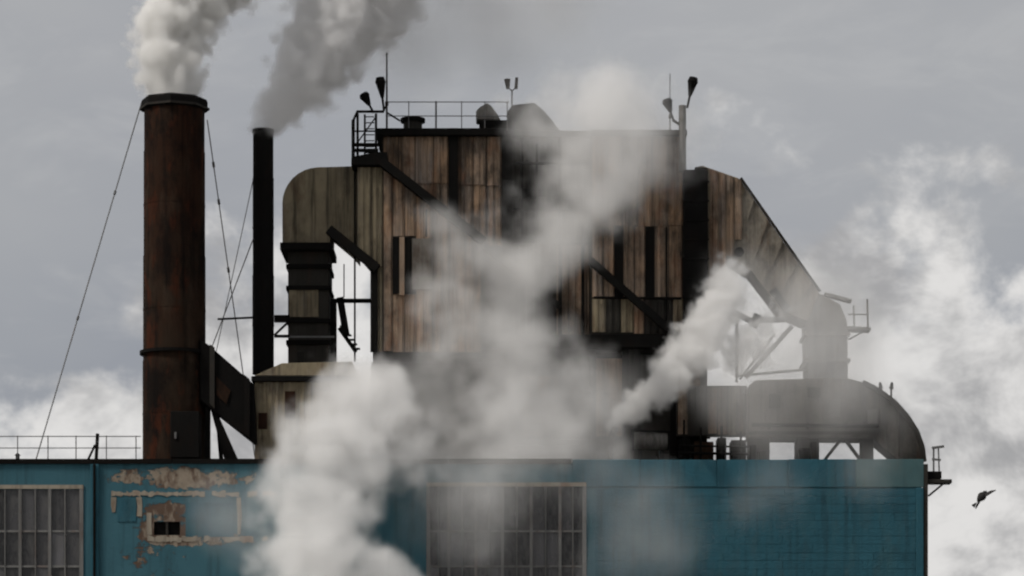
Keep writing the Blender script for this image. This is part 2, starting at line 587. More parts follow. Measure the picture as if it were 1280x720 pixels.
def steel_window(x0, x1, y0, y1, cols, rows, label):
    root = bpy.data.objects.new('window', None)
    COL.objects.link(root)
    root.parent = fb
    b0 = P((x0 + x1) / 2, y1, 0.0)
    root.location = Vector((b0.x, 0, b0.z)) - world_loc(fb)
    root['label'] = label
    f = 5.0
    box('frame', x0, x1, y0, y0 + f, -0.07, 0.16, M['cream'], root)
    box('frame', x0, x1, y1 - f, y1, -0.07, 0.16, M['cream'], root)
    box('frame', x0, x0 + f, y0 + f + .1, y1 - f - .1, -0.06, 0.16, M['frame'], root)
    box('frame', x1 - f, x1, y0 + f + .1, y1 - f - .1, -0.06, 0.16, M['frame'], root)
    for k, c in enumerate(cols[1:-1]):
        wd = 1.9 if k % 2 else 0.7
        box('mullion', c - wd, c + wd, y0 + f + .1, y1 - f - .1, -0.03 - .004 * k, 0.13, M['frame'], root)
    for r in rows[1:-1]:
        box('transom', x0 + f + .1, x1 - f - .1, r - 1.3, r + 1.3, 0.0, 0.10, M['frame'], root)
    for i in range(len(cols) - 1):
        for j in range(len(rows) - 1):
            tl = random.uniform(-.012, .012)
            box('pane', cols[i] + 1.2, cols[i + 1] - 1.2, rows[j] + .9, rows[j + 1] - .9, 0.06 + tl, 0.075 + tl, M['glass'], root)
    return root


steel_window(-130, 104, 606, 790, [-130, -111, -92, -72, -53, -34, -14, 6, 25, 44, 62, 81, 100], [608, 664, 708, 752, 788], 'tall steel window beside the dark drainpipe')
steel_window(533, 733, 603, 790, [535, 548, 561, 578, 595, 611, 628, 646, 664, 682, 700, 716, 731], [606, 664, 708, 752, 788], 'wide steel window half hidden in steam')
# two-light opening in the peeling patch
root = bpy.data.objects.new('window', None)
COL.objects.link(root)
root.parent = fb
root.location = P(208, 669, 0.0) - world_loc(fb)
root['label'] = 'small black two-light window in peeling plaster'
box('pane', 192.3, 207, 652.3, 668.7, 0.20, 0.22, M['black'], root)
box('pane', 210, 224.7, 652.3, 668.7, 0.20, 0.22, M['black'], root)
box('mullion', 207.1, 209.9, 652.3, 668.7, 0.02, 0.26, M['dark'], root)
# plaster bands round the blocked window
def ragged_band(x0, x1, y0, y1, step, drop=0.15):
    x = x0
    while x < x1 - 2:
        xe = min(x1, x + random.uniform(.6, 1.4) * step)
        if random.random() > drop:
            j = lambda: random.uniform(-1.7, 1.7)
            prism('plaster_band', [(x + .1, y1 + j()), ((x + xe) / 2, y1 + j()), (xe - .1, y1 + j()), (xe - .1, y0 + j()), ((x + xe) / 2, y0 + j()), (x + .1, y0 + j())],
                  -0.022 - random.uniform(0, .02), -0.004, M['cream'], fb)
        x = xe


ragged_band(139, 345, 614.5, 620, 10, .1)
ragged_band(184, 335, 670.5, 677, 9, .12)
for (x0_, x1_, y0_, y1_) in ((139, 145, 621.5, 641), (171, 177, 621.5, 645), (184, 190, 641, 668), (296, 301, 622, 668)):
    j = lambda: random.uniform(-1.2, 1.2)
    prism('plaster_band', [(x0_ + j(), y1_ + j()), (x1_ + j(), y1_ + j()), (x1_ + j(), (y0_ + y1_) / 2), (x1_ + j(), y0_), (x0_ + j(), y0_), (x0_ + j(), (y0_ + y1_) / 2)], -0.025, -0.004, M['cream'], fb)
box('blocked_panel', 147, 170, 622, 652, -0.03, -0.004, M['teal_board'], fb)
box('blocked_panel', 232, 292, 628, 671, -0.03, -0.004, M['teal_board'], fb)

# ------------------------------------------------------------------ roof-edge railing on the left
Yr = 1.0
rr = empty('roof_railing', P(90, 578, Yr), 'thin steel guard railing along the left roof edge', 'railing')
for ya in (545.5, 560):
    tube('rail', P(-140, ya, Yr), P(176, ya, Yr), 0.025, M['rail'], rr, 6)
for x in (-105, -62, -20, 22, 60, 95, 133, 170):
    tube('post', P(x, 544.5, Yr), P(x, 581, Yr), 0.028, M['rail'], rr, 6)
ch = empty('roof_bracket', P(119, 578, 0.9), 'small dark leaning bracket on the roof edge', 'bracket')
bar('post', 122, 542, 120, 579, 0.7, 4.0, 0.12, M['black'], ch)
bar('brace', 119, 556, 108, 579, 0.72, 2.6, 0.08, M['black'], ch)
bar('foot', 106, 578.5, 124, 578.5, 0.71, 3.0, 0.2, M['black'], ch)
ch2 = empty('roof_vent_pipe', P(22, 578, 1.6), 'stubby dark vent pipe on the left roof', 'vent pipe')
tube('pipe', P(22, 580, 1.6), P(22, 569, 1.6), 0.10, M['black'], ch2, 10)
tube('cap', P(22, 569.2, 1.6), P(22, 566.5, 1.6), 0.16, M['black'], ch2, 10, r2=0.04)


# ------------------------------------------------------------------ chimneys
def chimney(name, label, cx, Yc, half, top, base, n_sec, mats, collar, n=28):
    c = P(cx, base, Yc)
    k = (D + Yc) / D / S
    e = empty(name, c, label, 'chimney')
    R = half * k
    zt, zb_ = P(cx, top, Yc).z, c.z
    hh = (zt - zb_) / n_sec
    for i in range(n_sec):
        r = R * (1.03 - 0.05 * i / max(1, n_sec - 1))
        z0, z1 = zb_ + hh * i, zb_ + hh * (i + 1)
        g = 0.012 if i % 2 else 0.0
        lathe('shaft_section', [(r + g, z0 + .004), (r + g, z1 - .004), (r + g - .09, z1 - .004), (r + g - .09, z0 + .004)], c.x, Yc, mats[min(i * len(mats) // n_sec, len(mats) - 1)], e, n, True, True)
        if i:
            lathe('seam_band', [(r + .012, z0 - .04), (r + .026, z0 - .04), (r + .026, z0 + .04), (r + .012, z0 + .04)], c.x, Yc, mats[min(i * len(mats) // n_sec, len(mats) - 1)], e, n)
    if collar:
        rc = R + 0.13
        lathe('collar', [(R - .12, zt - .52), (rc, zt - .52), (rc + .05, zt - .42), (rc, zt - .3), (rc, zt - .05), (rc - .06, zt + .07), (R - .12, zt + .07)], c.x, Yc, M['black'], e, 8)
        bm = bmesh.new()
        add_lathe(bm, [(rc + .01, zt - .46), (rc + .10, zt - .46), (rc + .10, zt - .36), (rc + .01, zt - .36)], c.x, Yc, 8, True)
        finish('collar_ring', bm, M['dark'], e)
    else:
        lathe('collar', [(R - .06, zt - .12), (R + .03, zt - .12), (R + .03, zt + .03), (R - .06, zt + .03)], c.x, Yc, M['black'], e, n)
    return e, R


big, RB = chimney('rusty_chimney', 'wide rust-brown steel chimney with dark collar, leftmost and pouring white steam', 218, 5.0, 38.5, 126.5, 584, 7, [M['stack_low'], M['stack_low'], M['stack'], M['stack'], M['stack']], True)
# inspection door, ladder and ring platform on the big chimney
Yf = 5.0 - RB
box('inspection_door', 213, 249, 514, 572, Yf - 0.35, Yf + 0.9, M['black'], big, bevel=0.03)
box('door_handle', 218, 220.5, 540, 548, Yf - 0.42, Yf - 0.352, M['rail'], big)
lathe('ring_flange', [(RB + .05, P(0, 444, 5).z), (RB + .20, P(0, 444, 5).z), (RB + .20, P(0, 440, 5).z), (RB + .05, P(0, 440, 5).z)], P(218, 0, 5).x, 5.0, M['black'], big, 28)
# guy wires
tube('guy_wire', P(177, 128, 5), P(44, 578, 1.5), 0.035, M['rail'], big, 6)
tube('guy_wire', P(259, 150, 5.5), P(327, 631, 22), 0.03, M['rail'], big, 6)
for f in (0.10, 0.19, 0.36):
    p = P(259, 150, 5.5).lerp(P(327, 631, 22), f)
    q = P(259, 150, 5.5).lerp(P(327, 631, 22), f + .012)
    tube('turnbuckle', p, q, 0.07, M['rail'], big, 6)
for f in (0.25, 0.6):
    p = P(177, 128, 5).lerp(P(44, 578, 1.5), f)
    q = P(177, 128, 5).lerp(P(44, 578, 1.5), f + .01)
    tube('turnbuckle', p, q, 0.07, M['rail'], big, 6)

small, RS = chimney('black_chimney', 'slim black steel chimney rising beside the olive duct, trailing grey smoke', 329, 8.0, 13.0, 163, 468, 5, [M['black']], False, 20)
tube('guy_wire', P(316, 300, 8), P(196, 614, 16), 0.03, M['rail'], small, 6)
tube('guy_wire', P(317, 222, 8), P(232, 618, 20), 0.022, M['rail'], small, 6)
bar('tie_arm', 343, 398.5, 362, 398.5, 8.2, 9, 0.3, M['black'], small)
bar('tie_arm', 343, 420, 362, 420, 8.2, 3, 0.2, M['black'], small)
bar('tie_brace', 343, 419, 361, 402, 8.2, 2.6, 0.12, M['black'], small)
bar('tie_arm', 272, 399, 315.5, 397, 8.2, 2.4, 0.12, M['black'], small)

# sloping flue between big chimney and the cabin
fd = empty('sloping_flue', P(285, 578, 4.2), 'dark sloping flue duct joining the wide chimney to the rusty cabin', 'duct')
prism('duct_body', [(250, 500), (250, 424), (262, 432), (317, 480), (321, 556)], 4.0, 6.2, M['black'], fd, bevel=0.03)
prism('flange', [(262, 504), (262, 430), (268, 434), (268, 511)], 3.85, 3.998, M['dark'], fd)
prism('flange', [(305, 541), (305, 468), (312, 474), (312, 548)], 3.85, 3.998, M['black'], fd)
prism('rust_plate', [(270, 493), (270, 470), (288, 488), (283, 505)], 3.93, 3.997, M['stack'], fd)
bar('strut', 260, 509, 260, 580, 4.4, 6, 0.25, M['black'], fd)
bar('strut', 272, 520, 277, 580, 4.6, 5, 0.25, M['black'], fd)
prism('strut_plate', [(262, 507), (268, 508), (300, 580), (282, 580)], 4.3, 4.5, M['black'], fd)
bar('base_rail', 256, 577, 316, 577, 4.35, 6, 0.6, M['black'], fd)

# rusty cabin under the black chimney
cb = empty('rusty_cabin', P(380, 578, 4.5), 'small olive sheet-steel cabin with flat eaves below the black chimney', 'cabin')
box('core', 319, 446, 474, 582, 4.6, 9.2, M['olive'], cb)
x = 318.0
while x < 446:
    sheet('wall_sheet', x, x + 16, 475, 583, 4.6, M['olive'], cb, ribs=2)
    x += 16
box('eaves', 314, 450, 470, 476.5, 4.25, 9.6, M['black'], cb, bevel=0.03)
prism('roof_sheet', [(318, 469.6), (448, 469.6), (440, 452), (352, 454)], 4.4, 9.4, M['olive'], cb, bevel=0.02)
box('rust_patch', 356, 369, 489, 524, 4.45, 4.51, M['stack'], cb)
box('rust_patch', 323, 334, 516, 536, 4.45, 4.51, M['stack'], cb)
box('pipe_run', 372, 379, 440, 469.5, 6.0, 6.4, M['black'], cb)

# ------------------------------------------------------------------ olive elbow duct
ed = empty('elbow_duct', P(385, 470, 10), 'olive sheet-steel elbow duct with rounded shoulder left of the tower', 'duct')
arc = [(353, 308), (353, 252)]
for k in range(1, 8):
    a = math.radians(180 - 90 * k / 8)
    arc.append((398 + 45 * math.cos(a), 254 - 45 * math.sin(a)))
arc += [(398, 209), (446, 207.5), (446, 318), (436, 307), (412, 286), (412, 308)]
prism('upper_duct', arc, 8.6, 12.4, M['olive'], ed, bevel=0.03)
for px in (372, 392, 418):
    tp = 209 if px > 395 else 254 - math.sqrt(45 ** 2 - (398 - px) ** 2)
    box('stiffener', px - 1.0, px + 1.0, tp + 2, 306 if px < 412 else 291, 8.52, 8.598, M['olive'], ed)
box('flange', 350, 415, 303, 312, 8.35, 12.6, M['black'], ed, bevel=0.02)
box('lower_duct', 360, 411, 312.2, 470, 8.9, 12.0, M['dark'], ed, bevel=0.03)
for yy in (330, 357, 398, 425):
    box('band', 357.5, 413, yy, yy + 5, 8.72, 12.1, M['black'], ed)
box('service_plate', 361.5, 398, 362, 396, 8.80, 8.898, M['olive'], ed)
bar('soffit_beam', 411, 287, 472, 336, 7.45, 12, 0.5, M['black'], ed)
bar('cross_rail', 343, 421, 418, 421, 8.4, 2.4, 0.06, M['rail'], ed)
# stair and pipes in the gap
gs = empty('service_stair', P(440, 470, 9.5), 'black steel stair and pipes standing in the gap left of the tower', 'stair')
bar('stringer', 417, 378, 417, 462, 9.3, 8, 0.3, M['black'], gs)
bar('stringer', 425, 372, 433, 420, 9.2, 9, 0.3, M['black'], gs)
bar('stringer', 424, 410, 445, 440, 9.25, 5, 0.3, M['black'], gs)
tube('pipe', P(443.5, 205, 8.35), P(443.5, 452, 8.35), 0.05, M['black'], gs, 8)
bar('landing', 414, 376, 464, 376, 9.3, 4, 0.5, M['black'], gs)
bar('handrail', 430, 372, 430, 330, 9.3, 1.4, 0.05, M['black'], gs)
for k in range(6):
    bar('tread', 425 + k * 3.6, 408 + k * 5.6, 432 + k * 3.6, 408 + k * 5.6, 9.6, 1.2, 0.5, M['black'], gs)

# ------------------------------------------------------------------ main tower
tw = empty('boiler_tower', P(660, 578, 14), 'tall boiler tower clad in streaked rust-brown ribbed sheets', 'tower')
# dark inner cores that the sheets hang on
box('core', 478, 630, 168, 582, 9.2, 20, M['dark'], tw)
box('core', 630.2, 738, 170, 582, 10.6, 20, M['dark'], tw)
box('core', 738.2, 884, 212, 440, 9.4, 20, M['dark'], tw)
box('core', 738.4, 856, 168, 211.8, 9.4, 20, M['dark'], tw)
box('core', 738.3, 884, 440.2, 582, 10.4, 20, M['dark'], tw)
prism('annex_core', [(466, 440), (466, 339), (446.3, 317), (446.3, 209), (480, 209), (602, 304), (602, 440)], 7.7, 9.1, M['dark'], tw)
prism('annex_core', [(466, 582), (466, 440.3), (602, 440.3), (602, 582)], 8.0, 9.1, M['dark'], tw)


def annex_top(x):
    return 206.5 if x < 479 else 206.5 + (x - 479) * (96.0 / 122.0)


def annex_bot(x):
    return 440 if x >= 465 else 314 + (x - 446) * 1.1


x = 446.5
for wd in (18.5, 14, 12, 15, 14, 22, 20, 20, 19.5):
    if x > 464 and x + wd < 500 or x > 515 or x < 464:
        sheet('cladding_sheet', x, x + wd, annex_top, annex_bot, 7.68, M['olive'] if x < 478 else M['tan'], tw, ribs=2 if wd > 13 else 1)
    else:
        sheet('cladding_sheet', x, x + wd, annex_top, 296, 7.68, M['tan'], tw, ribs=1)
        sheet('cladding_sheet', x, x + wd, 368, 440, 7.68, M['tan'], tw, ribs=1)
    x += wd
box('slot_window', 491, 499, 297, 367, 7.5, 7.66, M['black'], tw)
box('mullion', 499.3, 505.5, 296, 369, 7.44, 7.62, M['tan'], tw)
box('slot_window', 506, 513.5, 297, 367, 7.5, 7.66, M['black'], tw)
box('grey_plate', 515, 541, 298, 362, 7.52, 7.58, M['dirty_sheet'], tw)
box('edge_post', 463, 472, 334, 440, 7.5, 7.64, M['black'], tw)
# dark sloping eave of the annex
bar('sloping_eave', 476, 202, 604, 302, 7.4, 11, 0.8, M['black'], tw)
box('eave', 439, 482, 198, 206, 7.2, 9.3, M['black'], tw)
# sheets: left face
x = 479.0
for wd in (19, 21, 23, 19):
    wd = wd
    sheet('cladding_sheet', x, x + wd, 170, lambda q: min(229, annex_top(q) + 4), 9.12, M['tan'], tw, ribs=2)
    if x > 498:
        sheet('cladding_sheet', x, x + wd, 226, lambda q: max(228, annex_top(q) + 4), 9.18, M['tan'], tw, ribs=2)
    x += wd
box('downpipe_slot', 562, 572, 160, 330, 8.9, 9.19, M['black'], tw)
x = 572.5
for wd in (19, 17, 19):
    sheet('cladding_sheet', x, x + wd, 170, 231, 9.12, M['tan'], tw, ribs=2)
    sheet('cladding_sheet', x, x + wd, 228, 306, 9.18, M['tan'], tw, ribs=2)
    x += wd
box('corner_post', 628, 640, 166, 582, 8.9, 10.5, M['black'], tw)
# recessed middle bay: sooty green-black sheets
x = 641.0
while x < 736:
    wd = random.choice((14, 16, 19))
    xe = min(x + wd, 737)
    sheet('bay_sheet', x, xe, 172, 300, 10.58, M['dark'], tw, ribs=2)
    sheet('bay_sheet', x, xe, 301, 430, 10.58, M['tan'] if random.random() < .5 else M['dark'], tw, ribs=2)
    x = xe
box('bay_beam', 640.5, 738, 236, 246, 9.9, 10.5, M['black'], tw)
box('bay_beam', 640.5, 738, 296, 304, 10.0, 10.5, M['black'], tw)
box('bay_column', 684, 691, 170, 440, 9.95, 10.48, M['black'], tw)
# right face, upper
x = 740.0
for i, wd in enumerate((20, 18, 19, 18, 20, 19)):
    sheet('cladding_sheet', x, x + wd, 170, 228, 9.32, M['tan'], tw, ribs=2)
    sheet('cladding_sheet', x, x + wd, 225, 282, 9.38, M['tan'], tw, ribs=2)
    x += wd
# right face, lower: sheets with open black slots
x = 740.0
for i, (wd, kind) in enumerate(((14, 1), (14, 1), (11, 0), (14, 1), (14, 1), (11, 0), (18, 1), (17, 1))):
    if kind:
        sheet('cladding_sheet', x, x + wd, 283, 372, 9.38, M['tan'], tw, ribs=2)
    else:
        box('slot_window', x + .5, x + wd - .5, 284, 371, 9.25, 9.39, M['black'], tw)
    x += wd
x = 740.0
while x < 852:
    wd = random.choice((13, 16, 18))
    sheet('cladding_sheet', x, min(x + wd, 854), 373, 416, 9.38, random.choice((M['tan'], M['dark'], M['olive'])), tw, ribs=2)
    x += wd
# black corner column with stiffening ribs
box('corner_column', 855, 885, 212, 436, 8.7, 9.38, M['black'], tw, bevel=0.03)
for yy in range(226, 420, 24):
    box('stiffener', 853.5, 886.5, yy, yy + 2, 8.64, 8.698, M['black'], tw)
# braces and beams of the lower frame
bar('brace', 738, 326, 850, 424, 8.8, 10, 0.35, M['black'], tw)
bar('brace', 603, 306, 700, 384, 8.7, 8, 0.35, M['black'], tw)
box('beam', 603, 888, 418, 434, 8.3, 9.3, M['black'], tw, bevel=0.02)
box('beam', 466, 602, 440, 452, 7.3, 9.3, M['black'], tw, bevel=0.02)
for px in (468, 512, 556, 600, 650, 702, 741, 782, 797, 842, 880):
    box('column', px - 4, px + 4, 436 if px > 602 else 453, 583, 8.5, 9.1, M['black'], tw)
for a, b_, mt in ((706, 738, 'dark'), (745, 778, 'tan'), (801, 838, 'dark'), (846, 878, 'tan'), (606, 646, 'dark'), (654, 698, 'tan'), (472, 508, 'dark'), (516, 552, 'dark'), (560, 596, 'tan')):
    box('infill_plate', a, b_, 470 if a < 745 else 448, 545, 9.3, 9.6, M[mt], tw)
    box('infill_plate', a + 2, b_ - 2, 548, 580, 9.25, 9.55, M['dark'], tw)
box('beam', 466, 888, 545.2, 547.8, 8.9, 9.24, M['black'], tw)
for px, y0_, y1_, r_ in ((652, 172, 300, .09), (671, 180, 418, .06), (700, 172, 418, .10), (728, 240, 418, .07), (833, 284, 418, .05), (533, 262, 296, .05)):
    tube('pipe', P(px, y1_, 9.2 if px > 640 else 7.45), P(px, y0_, 9.2 if px > 640 else 7.45), r_, M['black'], tw, 8)
for a_, b_, yy in ((641, 737, 204), (641, 737, 262), (742, 852, 372)):
    tube('pipe_run', P(a_, yy, 9.15), P(b_, yy + 1, 9.15), .07, M['black'], tw, 8)
# roof edge and roof
box('roof_edge', 470, 632, 160, 169, 8.7, 20.2, M['black'], tw, bevel=0.03)
box('roof_edge', 632.3, 739, 163, 171, 10.2, 20.2, M['black'], tw, bevel=0.03)
box('roof_edge', 739.3, 859, 162, 169, 8.9, 20.2, M['dark'], tw, bevel=0.03)
tube('corner_mast', P(853, 215, 9.0), P(853, 132, 9.0), 0.20, M['grey_sheet'], tw, 10)
bar('mast_arm', 841, 150, 853, 158, 9.0, 3, 0.12, M['dark'], tw)

# ------------------------------------------------------------------ tower roof furniture
rl = empty('tower_railing', P(560, 165, 9.4), 'thin guard railing round the top of the boiler tower', 'railing')
Yt = 9.4
for ya in (127.5, 145):
    tube('rail', P(482, ya, Yt), P(636, ya, Yt), 0.025, M['rail'], rl, 6)
for i, x in enumerate((484, 511, 545, 577, 606, 634)):
    tube('post', P(x, 126.5, Yt), P(x, 163, Yt), 0.05 if x == 545 else 0.026, M['rail'], rl, 6)
lc = empty('caged_ladder', P(458, 206, 8.4), 'black caged access ladder at the top left corner of the tower', 'ladder')
for x in (441.5, 447, 470):
    bar('upright', x, 150 if x < 445 else 142, x, 208, 8.2, 4.4 if x < 445 else 3.2, 0.1, M['black'], lc)
bar('hoop', 441, 152, 447, 139, 8.2, 3, 0.1, M['black'], lc)
bar('hoop', 446, 139.5, 480, 139.5, 8.2, 3, 0.1, M['black'], lc)
for yy in (164, 181, 188, 200):
    bar('hoop', 441, yy, 473, yy, 8.25, 4.5 if yy > 170 else 1.6, 0.1, M['black'], lc)
for k in range(8):
    bar('rung', 456, 146 + k * 7.5, 468, 146 + k * 7.5, 8.6, 1.2, 0.05, M['black'], lc)
bar('ladder_rail', 456, 143, 456, 206, 8.62, 2.6, 0.06, M['black'], lc)
bar('brace', 447, 178, 470, 146, 8.3, 1.5, 0.06, M['black'], lc)
prism('platform', [(440, 208), (440, 196), (470, 190), (484, 190), (484, 208)], 7.4, 9.0, M['black'], lc)


def floodlight(label, bx, by, hx, hy, Y, group='floodlights on the tower'):
    """lamp head: dark cone on a stalk; b = foot of the stalk, h = centre of the wide end"""
    a, b_ = P(bx, by, Y), P(hx, hy, Y)
    e = empty('floodlight', a, label, 'floodlight', group)
    d = (b_ - a)
    tube('stalk', a, a + d * 0.45, 0.06, M['black'], e, 8)
    bm = bmesh.new()
    add_tube(bm, a + d * 0.40, a + d * 0.85, 0.09, 12, 0.27)
    finish('lamp_housing', bm, M['black'], e, True)
    bm = bmesh.new()
    add_tube(bm, a + d * 0.851, a + d * 1.0, 0.29, 12, 0.22)
    finish('lamp_rim', bm, M['black'], e)
    return e


floodlight('dark floodlight tilted left above the caged ladder', 467, 141, 454, 117, 8.3)
floodlight('dark upright floodlight beside the thin lightning rod', 480, 139, 475, 97, 8.3)
floodlight('dark floodlight atop the mast at the right corner of the tower', 859, 135, 867, 97, 9.0)
floodlight('small dim floodlight left of the right corner mast', 842, 151, 833, 124, 9.0)
lr = empty('lightning_rod', P(483.5, 165, 8.8), 'thin tall lightning rod at the left of the tower roof', 'rod')
tube('rod', P(483.5, 170, 8.8), P(483.5, 66, 8.8), 0.06, M['dark'], lr, 6, r2=0.04)
tube('collar', P(483.5, 132, 8.8), P(483.5, 127, 8.8), 0.09, M['dark'], lr, 8)
bar('stay', 484, 141, 500, 151, 8.8, 2.2, 0.06, M['black'], lr)
bar('stay', 478, 141, 484, 130, 8.8, 2.2, 0.06, M['black'], lr)
lr2 = empty('lightning_rod', P(837, 165, 9.6), 'thin lightning rod beside the right corner mast', 'rod')
tube('rod', P(837.5, 166, 9.6), P(837.5, 92, 9.6), 0.035, M['dark'], lr2, 6, r2=0.02)
tube('collar', P(837.5, 148, 9.6), P(837.5, 143, 9.6), 0.08, M['dark'], lr2, 8)
# antenna with two fins
an = empty('antenna', P(640, 165, 11), 'small grey antenna with two cups on the tower roof', 'antenna')
tube('mast', P(640, 165, 11), P(640, 112, 11), 0.04, M['grey_sheet'], an, 6)
for px, top in ((635, 99), (645, 97)):
    tube('arm', P(640, 114, 11), P(px, 109, 11), 0.03, M['grey_sheet'], an, 6)
    tube('cup', P(px, 111, 11), P(px + (1 if px > 640 else -1), top, 11), 0.09, M['grey_sheet'], an, 8, r2=0.17 if px < 640 else 0.08)
# roof vents
v1 = empty('roof_vent', P(516, 163, 10), 'low dark drum vent with flat lid on the tower roof', 'vent')
tube('drum', P(516, 165, 10), P(516, 153, 10), 0.50, M['dark'], v1, 16)
tube('lid', P(516, 153.2, 10), P(516, 148.5, 10), 0.66, M['black'], v1, 16)
v2 = empty('fan_unit', P(610, 163, 10), 'dark roof fan housing with domed cowl beside the antenna', 'fan unit')
box('base', 599, 640, 150, 160, 9.6, 11, M['black'], v2, bevel=0.03)
box('leg', 601, 607, 159.8, 167, 9.7, 10.6, M['black'], v2)
box('leg', 614, 620, 159.8, 167, 9.7, 10.6, M['black'], v2)
prism('cowl', [(595, 150), (595, 138), (601, 133), (609, 128), (615, 133), (622, 143), (626, 150)], 9.7, 10.9, M['grey_sheet'], v2, bevel=0.06)
prism('hood', [(640.2, 163), (634, 140), (640, 131), (668, 128), (682, 140), (700, 163)], 10.6, 13, M['dark'], v2, bevel=0.06)

# ------------------------------------------------------------------ inclined duct on the right
rd = empty('inclined_duct', P(1035, 478, 11), 'grey-brown inclined duct sloping from the tower down to the right', 'duct')
prism('head', [(885.5, 392), (885.5, 210), (868, 209), (878, 207), (924, 223), (931, 236), (912, 300), (903, 340)], 9.5, 12.5, M['olive'], rd, bevel=0.03)
x = 887.0
for wd, bt in ((11, 382), (10, 352), (10, 320), (10, 300)):
    sheet('cladding_sheet', x, x + wd, lambda q: 210 + (q - 880) * .33, bt, 9.48, M['tan'], rd, ribs=1)
    x += wd
prism('sloped_leg', [(925, 224), (1024, 366), (1010, 402), (976, 388), (940, 338), (905, 318), (914, 290)], 9.6, 12.4, M['pale_duct'], rd, bevel=0.04)
n_ = 5
for k in range(n_):
    f = (k + .6) / n_
    a = Vector((931, 234)).lerp(Vector((1022, 364)), f)
    b_ = Vector((908, 310)).lerp(Vector((996, 398)), f)
    bar('stiffener', a.x, a.y, b_.x, b_.y, 9.56, 1.6, 0.1, M['pale_duct'], rd)
prism('vertical_leg', [(1010, 476), (1008, 396), (1024, 366.5), (1050, 380), (1059, 402), (1060, 476)], 9.62, 12.3, M['grey_sheet'], rd, bevel=0.04)
for px in (1022, 1034, 1047):
    box('stiffener', px - .8, px + .8, 404, 474, 9.54, 9.618, M['grey_sheet'], rd)
for yy in (415, 448):
    box('flange', 1006, 1063, yy, yy + 4, 9.4, 12.5, M['grey_sheet'], rd)
tube('access_port', P(924, 315, 9.60), P(924, 315, 9.3), 0.26, M['black'], rd, 14)
bar('damper_flange', 966, 362, 984, 388, 9.4, 9, 0.5, M['black'], rd)
bar('edge_angle', 926, 222.5, 1025, 364.5, 9.5, 3, 0.15, M['dark'], rd)
# bracket platform on the vertical leg
bp_ = empty('bracket_platform', P(1070, 412, 10.5), 'small railed bracket platform on the right of the inclined duct', 'platform')
bar('deck', 1052, 411, 1087, 413, 10.3, 3.5, 1.2, M['grey_sheet'], bp_)
bar('canopy_arm', 1030, 368, 1064, 377, 10.3, 4, 0.6, M['grey_sheet'], bp_)
bar('post', 1084, 374, 1085, 413, 9.9, 2.4, 0.08, M['grey_sheet'], bp_)
bar('post', 1067, 382, 1068, 412, 9.9, 1.8, 0.08, M['grey_sheet'], bp_)
bar('rail', 1060, 393, 1085, 393, 9.9, 1.6, 0.06, M['grey_sheet'], bp_)
bar('brace', 1060, 425, 1082, 413, 10.3, 2, 0.1, M['grey_sheet'], bp_)
# pipe bridge with valve under the duct
pb = empty('pipe_bridge', P(950, 475, 10), 'black pipe with valve and grey lattice braces below the inclined duct', 'pipe')
bar('pipe', 917, 390, 940, 402, 9.8, 7, 0.3, M['black'], pb)
bar('pipe', 936, 401, 982, 399, 9.8, 7, 0.3, M['black'], pb)
tube('valve_body', P(941, 408, 9.8), P(948, 394, 9.8), 0.26, M['black'], pb, 10)
bar('lattice_brace', 932, 472, 990, 408, 10.2, 6, 0.2, M['grey_sheet'], pb)
bar('lattice_brace', 925, 474, 968, 418, 10.4, 3, 0.2, M['grey_sheet'], pb)
bar('lattice_post', 921, 395, 921, 478, 10.3, 3.5, 0.2, M['grey_sheet'], pb)
bar('lattice_beam', 921, 470, 1010, 462, 10.35, 3, 0.2, M['grey_sheet'], pb)

# ------------------------------------------------------------------ curved hood on the right
hd = empty('curved_hood', P(1045, 578, 8), 'grey-brown hump-backed steel hood standing on legs at the right of the roof', 'hood')
outl = [(936, 547), (936, 482), (944, 475), (1058, 472), (1078, 478), (1098, 488), (1118, 503), (1134, 521), (1146, 540), (1153, 560), (1155, 577), (1124, 577), (1092, 547)]
prism('shell', outl, 5.6, 7.8, M['dirty_sheet'], hd, bevel=0.05)


def hood_top(x):
    o = outl[1:11]
    for (xa, ya), (xb, yb) in zip(o[:-1], o[1:]):
        if xa <= x <= xb and xb > xa:
            return ya + (yb - ya) * (x - xa) / (xb - xa)
    return 560


for k, px in enumerate((958, 982, 1006, 1030, 1054, 1078, 1102, 1124)):
    box('stiffener', px - 1.1, px + 1.1, hood_top(px) + 2, 546 if px < 1092 else 546 + (px - 1092) * .9, 5.48, 5.598, M['dirty_sheet'], hd)
box('skirt_band', 936, 1090, 539, 543, 5.42, 5.478, M['dark'], hd)
edge = outl[4:11]
for (xa, ya), (xb, yb) in zip(edge[:-1], edge[1:]):
    bar('edge_plate', xa, ya, xb, yb, 5.5, 6, 0.3, M['dark'], hd)
for a, b_ in ((936, 962), (996, 1024), (1078, 1092)):
    box('leg', a, b_, 547.3, 584, 6.0, 7.4, M['dark'], hd, bevel=0.02)
for a, b_ in ((1128.5, 1154),):
    box('leg', a, b_, 577.3, 586, 6.0, 7.4, M['dark'], hd)
bar('leg_brace', 1030, 576, 1052, 548, 6.8, 4, 0.2, M['dark'], hd)
bar('leg_brace', 1056, 549, 1076, 576, 6.8, 4, 0.2, M['dark'], hd)
bar('base_rail', 960, 577, 1080, 577, 6.6, 3, 0.5, M['dark'], hd)
for px, lab in ((1101, 'left of the pair of stubby rods on the hood crest'), (1114, 'right of the pair of stubby rods on the hood crest')):
    e = empty('hood_rod', P(px, 500, 6.7), lab, 'rod', 'rods on the hood')
    tube('stem', P(px, 508, 6.7), P(px, 485, 6.7), 0.05, M['dark'], e, 6)
    tube('head', P(px, 486, 6.7), P(px - 1 if px < 1105 else px + 1, 478, 6.7), 0.12, M['dark'], e, 8, r2=0.06)

